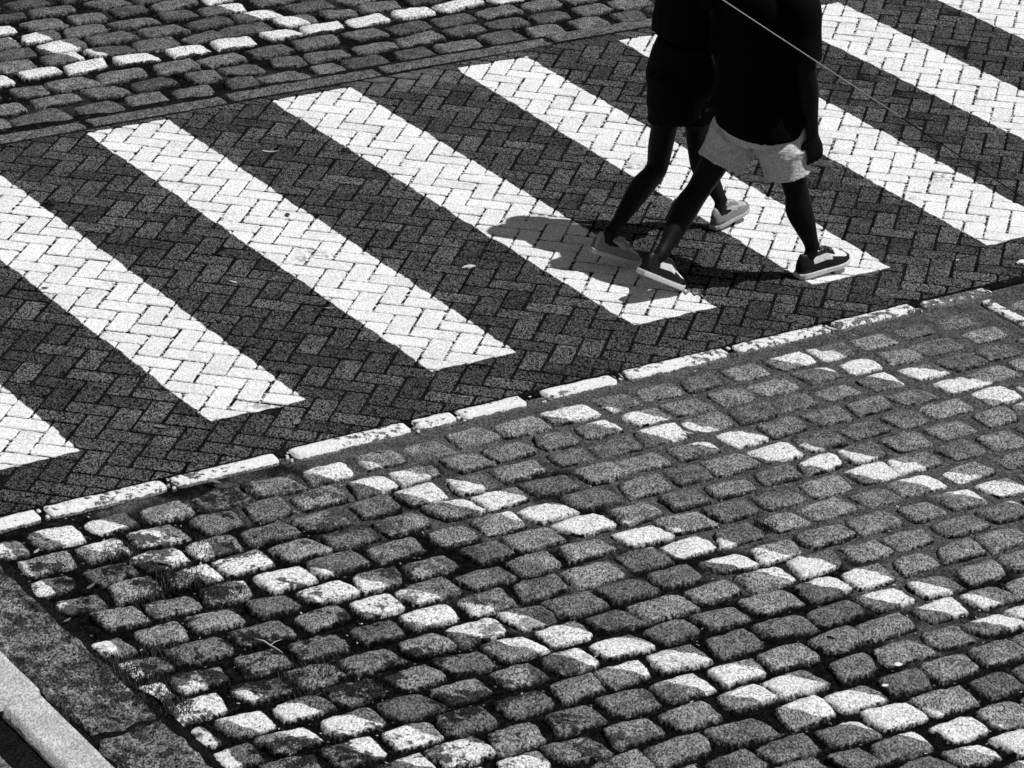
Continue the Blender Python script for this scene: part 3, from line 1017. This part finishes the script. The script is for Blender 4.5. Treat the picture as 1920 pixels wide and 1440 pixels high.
def shoe(parent, heel, toe_dir, up_dir, L, style, name='shoe'):
    """heel = underside of heel; local x forward, z up"""
    x = toe_dir.normalized(); z = (up_dir - x * up_dir.dot(x)).normalized(); y = z.cross(x)
    k = L / .28
    MW = Matrix((x, y, z)).transposed().to_4x4(); MW.translation = heel
    U = SHOE[style]

    def prof(f):            # half width
        pts = [(0, .018), (.05, .029), (.2, .034), (.45, .035), (.68, .047), (.82, .046), (.93, .034), (.985, .016), (1, .006)]
        for (a, b), (c, d) in zip(pts[:-1], pts[1:]):
            if f <= c: return b + (d - b) * (f - a) / (c - a)
        return .006

    def topz(f):
        pts = [(0, .080), (.06, .104), (.18, .098), (.36, .100), (.5, .104), (.62, .084), (.78, .062), (.9, .052), (1, .030)]
        for (a, b), (c, d) in zip(pts[:-1], pts[1:]):
            if f <= c: return b + (d - b) * (f - a) / (c - a)
        return .03

    def shell(name_, f0, f1, zlo, scale_w, ztop, mat, grow=0.0, n=26, a0=0.0, a1=pi, close=True, sub=22):
        V, Fc = [], []
        for i in range(sub + 1):
            f = f0 + (f1 - f0) * i / sub
            w_, h = (prof(f) * scale_w + grow), (ztop(f) + grow)
            rowc = -.004 * sin(pi * f)
            for j in range(n + 1):
                a = a0 + (a1 - a0) * j / n
                cc, ss_ = cos(a), sin(a)
                e = .72
                px = w_ * (abs(cc) ** e) * (1 if cc > 0 else -1)
                # upper narrows towards the instep
                hh = ss_ ** e if ss_ > 0 else 0
                px *= 1 - .42 * hh * (1 if f < .8 else .5)
                V.append(MW @ Vector((f * L, (px + rowc) * k, (zlo + (h - zlo) * hh) * k)))
        for i in range(sub):
            for j in range(n):
                q = i * (n + 1) + j
                Fc.append((q, q + 1, q + n + 2, q + n + 1))
        if close:
            Fc.append(tuple(range(n, -1, -1))); Fc.append(tuple(sub * (n + 1) + j for j in range(n + 1)))
            for i in range(sub): Fc.append((i * (n + 1), (i + 1) * (n + 1), (i + 1) * (n + 1) + n, i * (n + 1) + n))
        me = bpy.data.meshes.new(name_); me.from_pydata([v for v in V], [], Fc)
        bm = bmesh.new(); bm.from_mesh(me); bmesh.ops.recalc_face_normals(bm, faces=bm.faces); bm.to_mesh(me); bm.free()
        me.polygons.foreach_set('use_smooth', [len(p.vertices) == 4 for p in me.polygons])
        return mesh_obj(name_, me, mat, parent)
    up_ = shell('upper', .015, .975, .022, .96, topz, U['upper'])
    # sole
    V, Fc = [], []
    ns = 24
    ring = []
    for i in range(ns + 1):
        f = i / ns; ring.append((f, prof(f) + .006))
    out = [(f, w_) for f, w_ in ring] + [(f, -w_) for f, w_ in reversed(ring)]
    lv = [(0.0, .93, 1), (.004, .99, 0), (.015, 1.0, 0), (.020, .98, 0), (.021, .90, 0)]
    for zz, sc, _ in lv:
        for f, w_ in out:
            zt = zz * (1.12 if f < .3 else 1.0) + (.010 * max(0, (f - .8) / .2) ** 2)
            V.append(MW @ Vector((((f - .5) * (1 + (sc - 1) * .25) + .5) * L + (.006 if f > .98 else (-.006 if f < .02 else 0)) * k, (w_ * sc - .004 * sin(pi * f)) * k, zt * k)))
    m = len(out)
    for a in range(len(lv) - 1):
        for j in range(m):
            Fc.append((a * m + j, a * m + (j + 1) % m, (a + 1) * m + (j + 1) % m, (a + 1) * m + j))
    Fc.append(tuple(range(m - 1, -1, -1))); Fc.append(tuple((len(lv) - 1) * m + j for j in range(m)))
    so = pyobj('sole', V, Fc, U['sole'], parent)
    # outsole line
    if style == 'panel' or style == 'white':
        D = U['dark']
        shell('heel_panel', .0, .24, .024, .965, lambda f: topz(f) + .001, D, .0022, a0=0, a1=pi, sub=8)
        shell('toe_cap', .90, .985, .024, .965, topz, D, .0024, a0=0, a1=pi, sub=6)
        for s_ in (0, 1):
            a0, a1 = (0, .55) if s_ == 0 else (pi - .55, pi)
            shell('toe_rim', .60, .92, .024, .97, topz, D, .0022, a0=a0, a1=a1, n=8, close=False, sub=14)
            a0, a1 = (.80, 1.36) if s_ == 0 else (pi - 1.36, pi - .80)
            shell('eyestay', .30, .66, .024, .97, topz, D, .0026, a0=a0, a1=a1, n=8, close=False, sub=12)
            a0, a1 = (0, .30) if s_ == 0 else (pi - .30, pi)
            shell('side_panel', .22, .62, .024, .97, topz, D, .0024, a0=a0, a1=a1, n=6, close=False, sub=12)
    if style == 'panel':
        lace_m = U['dark']
    else:
        lace_m = U['lace']
        shell('heel_tab', .0, .10, .03, .9, lambda f: topz(f) + .006, U['trim'], .0015, sub=6)
    # tongue and laces
    shell('tongue', .40, .62, .07, .40, lambda f: topz(f) + .006, lace_m if style == 'panel' else U['upper'], .001, sub=6)
    if not U.get('far'):
        for i in range(5):
            f = .42 + .055 * i
            z_ = (topz(f) + .006) * k
            wv = prof(f) * .55 * k
            V, Fc = tube([MW @ Vector((f * L, -wv, z_ - .010 * k)), MW @ Vector((f * L + .004, 0, z_ + .001)), MW @ Vector((f * L + .01, wv, z_ - .010 * k))], .0028 * k, 6)
            pyobj('lace', V, Fc, lace_m, parent, smooth=True)
    # collar opening lining
    return so


SHOE = {
    'panel': dict(upper=mat_plain('shoe_white_leather', .72, .5), dark=mat_plain('shoe_black_leather', .008, .45, .3), sole=mat_plain('shoe_sole_white', .66, .6)),
    'white': dict(upper=mat_plain('sneaker_white', .40, .6), sole=mat_plain('sneaker_sole', .42, .6), dark=mat_plain('sneaker_overlay', .20, .6), trim=mat_plain('sneaker_tab', .30, .6), lace=mat_plain('sneaker_lace', .45, .7)),
}
SKIN1, SKIN2 = mat_skin('skin_deep', .007), mat_skin('skin_brown', .009)


def foot_in(bm, ankle, heel, toe_dir, up_dir, L):
    x = toe_dir.normalized(); z = (up_dir - x * up_dir.dot(x)).normalized()
    y = z.cross(x)
    a = heel + x * L * .20 + z * .055; b = heel + x * L * .5 + z * .05; c = heel + x * L * .8 + z * .036
    loft(bm, [R3(heel + x * L * .10 + z * .05, .02, .02), R3(a, .026, .026), R3(b, .028, .024), R3(c, .034, .014)], y, 12, 4)
    loft(bm, [R3(a, .026, .026), R3(heel + x * L * .22 + z * .085, .027, .029), R3(ankle, .03, .034)], y, 12, 4)


def head_on(parent, bm, neck, head_c, face, up_v, hair_len, skin, hair_m):
    lat = face.cross(up_v).normalized()
    loft(bm, [R3(neck - up_v * .06, .055, .055), R3(neck, .052, .054), R3(neck + up_v * .07, .052, .056)], lat, 16, 4)
    ball(bm, head_c + up_v * .03 - face * .01, (.074, .093, .098), lat, face, up_v)
    loft(bm, [R3(head_c + up_v * .02 + face * .035, .062, .055), R3(head_c - up_v * .04 + face * .045, .054, .05), R3(head_c - up_v * .085 + face * .062, .03, .028), R3(head_c - up_v * .10 + face * .066, .014, .014)], lat, 14, 4)
    loft(bm, [R3(head_c + up_v * .028 + face * .088, .008, .008), R3(head_c + up_v * .0 + face * .106, .012, .010), R3(head_c - up_v * .016 + face * .112, .016, .011), R3(head_c - up_v * .026 + face * .095, .014, .008)], lat, 10, 4)
    for s_ in (-1, 1):
        ball(bm, head_c + lat * .074 * s_ - face * .004, (.010, .017, .031), lat, face, up_v)
    for q, rr in ((-.050, .0065), (-.059, .008)):
        loft(bm, [R3(head_c + up_v * q + face * .088 - lat * .024, .003, .003), R3(head_c + up_v * q + face * .100, rr * .8, rr), R3(head_c + up_v * q + face * .088 + lat * .024, .003, .003)], up_v, 8, 4)


def head_parts(parent, head_c, face, up_v, hair_long, hair_m):
    lat = face.cross(up_v).normalized()
    em = mat_plain('eye_white', .6, .2); pm = mat_plain('eye_pupil', .01, .2)
    for s_ in (-1, 1):
        b = bmesh.new(); ball(b, head_c + lat * .032 * s_ + face * .079 + up_v * .012, (.0125, .012, .009), lat, face, up_v)
        me = bpy.data.meshes.new('eye'); b.to_mesh(me); b.free(); e = mesh_obj('eye', me, em, parent)
        b = bmesh.new(); ball(b, head_c + lat * .032 * s_ + face * .0895 + up_v * .012, (.005, .003, .005), lat, face, up_v)
        me = bpy.data.meshes.new('pupil'); b.to_mesh(me); b.free(); mesh_obj('pupil', me, pm, e)
    b = bmesh.new()
    ball(b, head_c + up_v * .045 - face * .022, (.086, .098, .098), lat, face, up_v)
    if hair_long:
        loft(b, [R3(head_c + up_v * .04 - face * .05, .08, .06), R3(head_c - up_v * .06 - face * .075, .085, .045), R3(head_c - up_v * .2 - face * .09, .09, .035), R3(head_c - up_v * .32 - face * .085, .06, .02)], lat, 18, 5)
    remeshed('hair', b, .006, hair_m, parent, 4, cloth_def(30, .004, (1, 1, .3), 3))


def person(spec):
    S = spec
    fwd = Vector((cos(S['head']), sin(S['head']), 0)); right = Vector((fwd.y, -fwd.x, 0)); Z = Vector((0, 0, 1))
    base = S['base']
    root = thing('person', base, S['label'], 'person', S.get('group'))
    def fix(o):
        o.matrix_parent_inverse = Matrix.Translation(-base)
        return o
    bm = bmesh.new()
    k = S['k']                                    # body scale
    # torso
    pel, ch, nk = S['pelvis'], S['chest'], S['neck']
    loft(bm, [R3(pel - Z * .09 * k, .11 * k, .10 * k), R3(pel, .165 * k, .115 * k), R3(pel + (ch - pel) * .4, .135 * k, .10 * k), R3(ch, .155 * k, .115 * k), R3(ch + (nk - ch) * .6, .15 * k, .085 * k), R3(nk, .055 * k, .055 * k)], right, 24, 6, 2.3)
    for sd_ in ('R', 'L'):
        hip, knee, ank = S['hip' + sd_], S['knee' + sd_], S['ankle' + sd_]
        q = S.get('legk', 1.0) * k
        lat = right
        mid = (knee + ank) / 2
        back = -(fwd)
        calf = knee * .72 + ank * .28 + back * .012
        loft(bm, [R3(hip + Z * .03, .080 * q, .082 * q), R3(hip * .7 + knee * .3, .064 * q, .068 * q), R3(hip * .3 + knee * .7, .061 * q, .065 * q), R3(knee, .052 * q, .055 * q), R3(calf, .056 * q, .062 * q), R3(knee * .42 + ank * .58 + back * .006, .046 * q, .050 * q), R3(knee * .15 + ank * .85, .031 * q, .036 * q), R3(ank, .030 * q, .036 * q)], lat, 18, 6)
        foot_in(bm, ank, S['heel' + sd_], S['toe' + sd_], S['fup' + sd_], S['footL'])
        sh, el, wr = S['sho' + sd_], S['elb' + sd_], S['wri' + sd_]
        a = S.get('armk', 1.0) * k
        loft(bm, [R3(ch + (nk - ch) * .55 + (sh - ch) * .2, .05 * a, .05 * a), R3(sh, .056 * a, .058 * a), R3(sh * .6 + el * .4, .048 * a, .05 * a), R3(el, .040 * a, .042 * a), R3(el * .72 + wr * .28, .043 * a, .041 * a), R3(wr * .75 + el * .25, .030 * a, .027 * a), R3(wr, .027 * a, .021 * a)], fwd, 16, 6)
        hand(bm, wr, S['hdir' + sd_], S['pn' + sd_], S['th' + sd_], S.get('curl', 1.0), k * 1.0)
    head_on(root, bm, nk, S['headc'], fwd, Z, 0, S['skin'], None)
    fix(remeshed('body', bm, .0058, S['skin'], root, 3))
    for o in list(root.children): pass
    n0 = set(root.children)
    head_parts(root, S['headc'], fwd, Z, S['hair_long'], S['hair'])
    # shoes
    for sd_ in ('R', 'L'):
        sroot = bpy.data.objects.new('shoe', None); COL.objects.link(sroot); sroot.parent = root
        if S.get('shoelabel'): sroot['label'] = S['shoelabel'][sd_]
        shoe(sroot, S['heel' + sd_], S['toe' + sd_], S['fup' + sd_], S['footL'], S['shoe'])
        if S.get('sock'):
            b = bmesh.new(); ank = S['ankle' + sd_]; h = S['heel' + sd_] + S['toe' + sd_].normalized() * S['footL'] * .2 + S['fup' + sd_] * .07
            loft(b, [R3(h, .034, .036), R3(h * .5 + ank * .5, .034, .038), R3(ank * .85 + h * .15, .034, .040)], right, 18, 4)
            me = bpy.data.meshes.new('sock'); b.to_mesh(me); b.free(); me.polygons.foreach_set('use_smooth', [True] * len(me.polygons))
            mesh_obj('sock', me, S['sock'], sroot)
        fix(sroot)
    S['clothes'](S, root, fwd, right, Z)
    for o in root.children:
        o.matrix_parent_inverse = Matrix.Translation(-base)
    return root


def man_clothes(S, root, fwd, right, Z):
    k = S['k']
    # oversized black tee
    b = bmesh.new()
    hem = S['hem']
    ch, nk, pel = S['chest'], S['neck'], S['pelvis']
    loft(b, [R3(hem, .205, .165), R3(hem + Z * .03, .21, .170), R3(hem * .6 + ch * .4, .212, .168), R3(ch, .215, .158), R3(ch + (nk - ch) * .55, .21, .125), R3(ch + (nk - ch) * .85, .12, .08), R3(nk + Z * .005, .07, .068)], right, 30, 6, 2.4)
    for sd_ in ('R', 'L'):
        sh, el = S['sho' + sd_], S['elb' + sd_]
        e = S['sleeve' + sd_]
        loft(b, [R3(ch + (nk - ch) * .6 + (sh - ch) * .3, .09, .085), R3(sh + Z * .005, .082, .088), R3(sh * .5 + e * .5, .086, .090), R3(e, .088, .092)], fwd, 22, 6)
    remeshed('shirt', b, .008, MT['black_tee'], root, 3, lambda c, n, h=hem.z: c + n * (noise.noise(Vector((c.x * 8, c.y * 8, c.z * 4))) * .010 * min(1, max(0, (c.z - h) * 6)) + .004))
    # loose light shorts
    b = bmesh.new()
    loft(b, [R3(pel + Z * .08, .165, .125), R3(pel, .175, .140), R3(pel - Z * .10, .175, .145), R3(pel - Z * .17, .13, .12)], right, 26, 5, 2.3)
    for sd_ in ('R', 'L'):
        hip, h = S['hip' + sd_], S['shem' + sd_]
        loft(b, [R3(hip + Z * .02, .10, .115), R3(hip * .55 + h * .45, .108, .120), R3(h * .9 + hip * .1, .106, .098), R3(h + (h - hip).normalized() * .012, .110, .101)], right, 24, 5, 2.2)
    rp = S['pelvis']
    kp = (S['kneeL'] + S['hipR']) / 2 * .35 + rp * .65 - Z * .13
    def wr(c, n):
        # pull folds fanning out from the crotch to hips and hems, plus loose ripples
        d = c - kp
        la, dz = d.dot(right) + d.dot(fwd) * .8, d.z
        rr = math.hypot(la, dz)
        a = math.atan2(dz, la) + noise.noise(c * 7) * .35
        f1 = (1 - abs(math.sin(a * 4.5))) ** 2.2 * min(1, rr / .06) * .016
        f2 = noise.noise(Vector((c.x * 13, c.y * 13, c.z * 6))) * .006
        f3 = (1 - abs(noise.noise(Vector((c.x * 8 + c.z * 10, c.y * 8, c.z * 16)))) * 2) * .005
        hz = min((c - S['shemR']).length, (c - S['shemL']).length + .01)
        damp = min(1, max(.25, (hz - .10) / .05))
        return c + n * ((f1 + f2 + f3) * damp * min(1, max(.0, (hem.z + .01 - c.z) * 12)) - .001)
    remeshed('shorts', b, .006, MT['grey_shorts'], root, 2, wr)


def woman_clothes(S, root, fwd, right, Z):
    ch, nk, pel, hem = S['chest'], S['neck'], S['pelvis'], S['hem']
    b = bmesh.new()
    loft(b, [R3(hem, .175, .135), R3(hem + Z * .03, .172, .135), R3(ch, .17, .13), R3(ch + (nk - ch) * .6, .165, .095), R3(nk, .065, .06)], right, 28, 6, 2.3)
    for sd_ in ('R', 'L'):
        sh, e = S['sho' + sd_], S['sleeve' + sd_]
        loft(b, [R3(ch + (nk - ch) * .6 + (sh - ch) * .3, .07, .07), R3(sh, .066, .068), R3(e, .068, .070)], fwd, 18, 5)
    remeshed('shirt', b, .007, MT['black_print'], root, 3, cloth_def(9, .006, (1, 1, .5), 7))
    b = bmesh.new()
    loft(b, [R3(pel + Z * .13, .135, .105), R3(pel + Z * .05, .165, .13), R3(pel - Z * .05, .18, .145), R3(pel - Z * .13, .14, .13)], right, 26, 5, 2.2)
    for sd_ in ('R', 'L'):
        hip, h = S['hip' + sd_], S['shem' + sd_]
        loft(b, [R3(hip + Z * .03, .098, .11), R3(hip * .5 + h * .5, .108, .118), R3(h, .112, .120)], right, 22, 5, 2.2)
    remeshed('shorts', b, .007, MT['black_denim'], root, 2, cloth_def(10, .005, (1, 1, 1.6), 5))
    # shoulder bag strap buckle glint
    b = bmesh.new()


MT = dict(black_tee=mat_cloth('black_cotton', .003), grey_shorts=mat_cloth('light_cotton', .68, fold=5.0), black_print=mat_cloth('black_shirt_cloth', .005, fold=.6),
          black_denim=mat_cloth('black_denim', .006, .85, fold=.5), hair=mat_plain('hair_black', .01, .5))
Z = Vector((0, 0, 1))
Y0 = 13.95
# ---- man in the light shorts
hR = at_z(1496, 521, .004); tR = Vector((cos(radians(36)), sin(radians(36)), .10)).normalized()
tipL = at_z(1268, 540, .010)
dL = Vector((cos(radians(44)) * cos(radians(28)), sin(radians(44)) * cos(radians(28)), -sin(radians(28))))
hL = tipL - dL * .262
P = at_y
man = dict(k=1.0, head=radians(32), base=Vector((1.0, 13.95, 0)), skin=SKIN1, hair=MT['hair'], hair_long=False, shoe='panel', footL=.288,
           label='person in oversized black t-shirt and light grey shorts walking in black and white sneakers',
           pelvis=P(1418, 190, 13.95), chest=P(1436, 62, 13.97), neck=P(1450, -58, 13.98), headc=P(1460, -112, 14.0),
           hipR=P(1452, 200, 13.88), hipL=P(1406, 196, 14.03), kneeR=P(1494, 362, 13.93), kneeL=P(1308, 358, 13.93),
           ankleR=P(1499, 488, 14.00), ankleL=P(1247, 478, 13.80),
           heelR=hR, toeR=tR, fupR=Vector((-.05, -.05, 1)), heelL=hL, toeL=dL, fupL=Vector((.2, .2, 1)).normalized(),
           shoR=P(1498, 10, 13.83), shoL=P(1385, -5, 14.10), elbR=P(1512, 140, 13.80), elbL=P(1362, 110, 14.06),
           wriR=P(1523, 252, 13.84), wriL=P(1352, 178, 14.10),
           armk=1.12, hdirR=Vector((.22, .05, -1)), pnR=Vector((-.5, .85, -.1)), thR=-1, hdirL=Vector((0, .1, -1)), pnL=Vector((-.3, .9, 0)), thL=-1, curl=1.15,
           hem=P(1424, 237, 13.95), sleeveR=P(1500, 112, 13.81), sleeveL=P(1366, 100, 14.1),
           shemR=P(1476, 319, 13.90), shemL=P(1353, 303, 13.97), clothes=man_clothes)
man['ankleR'] = hR + tR * .075 + Z * .115
man['ankleL'] = hL + dL * .078 + Vector((.34, .33, .88)) * .112
person(man)
# ---- woman in black
hWR = at_z(1337, 430, .004)
tW = Vector((cos(radians(50)) * .985, sin(radians(50)) * .985, .16)).normalized()
tipW = at_z(1197, 494, .008)
dW = Vector((cos(radians(22)) * cos(radians(20)), sin(radians(22)) * cos(radians(20)), -sin(radians(20))))
hWL = tipW - dW * .25
wom = dict(k=.92, legk=.98, armk=.88, head=radians(32), base=Vector((.72, 14.3, 0)), skin=SKIN2, hair=MT['hair'], hair_long=True, shoe='white', footL=.25,
           label='person in black shirt and tight black shorts walking in pale sneakers on the left',
           pelvis=P(1281, 128, 14.3), chest=P(1292, 20, 14.32), neck=P(1298, -72, 14.34), headc=P(1306, -122, 14.36),
           hipR=P(1262, 150, 14.22), hipL=P(1304, 150, 14.36), kneeR=P(1230, 318, 14.24), kneeL=P(1310, 285, 14.50),
           ankleR=None, ankleL=None,
           heelR=hWL, toeR=dW, fupR=Vector((.1, .05, 1)).normalized(), heelL=hWR, toeL=tW, fupL=Vector((-.1, -.1, 1)).normalized(),
           shoR=P(1335, -45, 14.20), shoL=P(1260, -55, 14.47), elbR=P(1345, 50, 14.16), elbL=P(1262, 45, 14.50),
           wriR=P(1352, 140, 14.12), wriL=P(1290, 110, 14.5),
           hdirR=Vector((0, -.1, -1)), pnR=Vector((-.3, .9, 0)), thR=1, hdirL=Vector((.3, .1, -1)), pnL=Vector((.5, -.5, 0)), thL=-1, curl=.8,
           hem=P(1289, 62, 14.31), sleeveR=P(1340, 10, 14.18), sleeveL=P(1261, 5, 14.48),
           shemR=P(1264, 222, 14.22), shemL=P(1306, 208, 14.42), clothes=woman_clothes)
wom['ankleR'] = hWL + dW * .06 + Vector((.32, .13, .94)) * .108
wom['ankleL'] = hWR + tW * .055 + Z * .105
person(wom)
crumple(1924, 491, .040, 8, 'crumpled white paper cut off by the right edge of the photo', 'crumpled_paper', 'paper', .75)
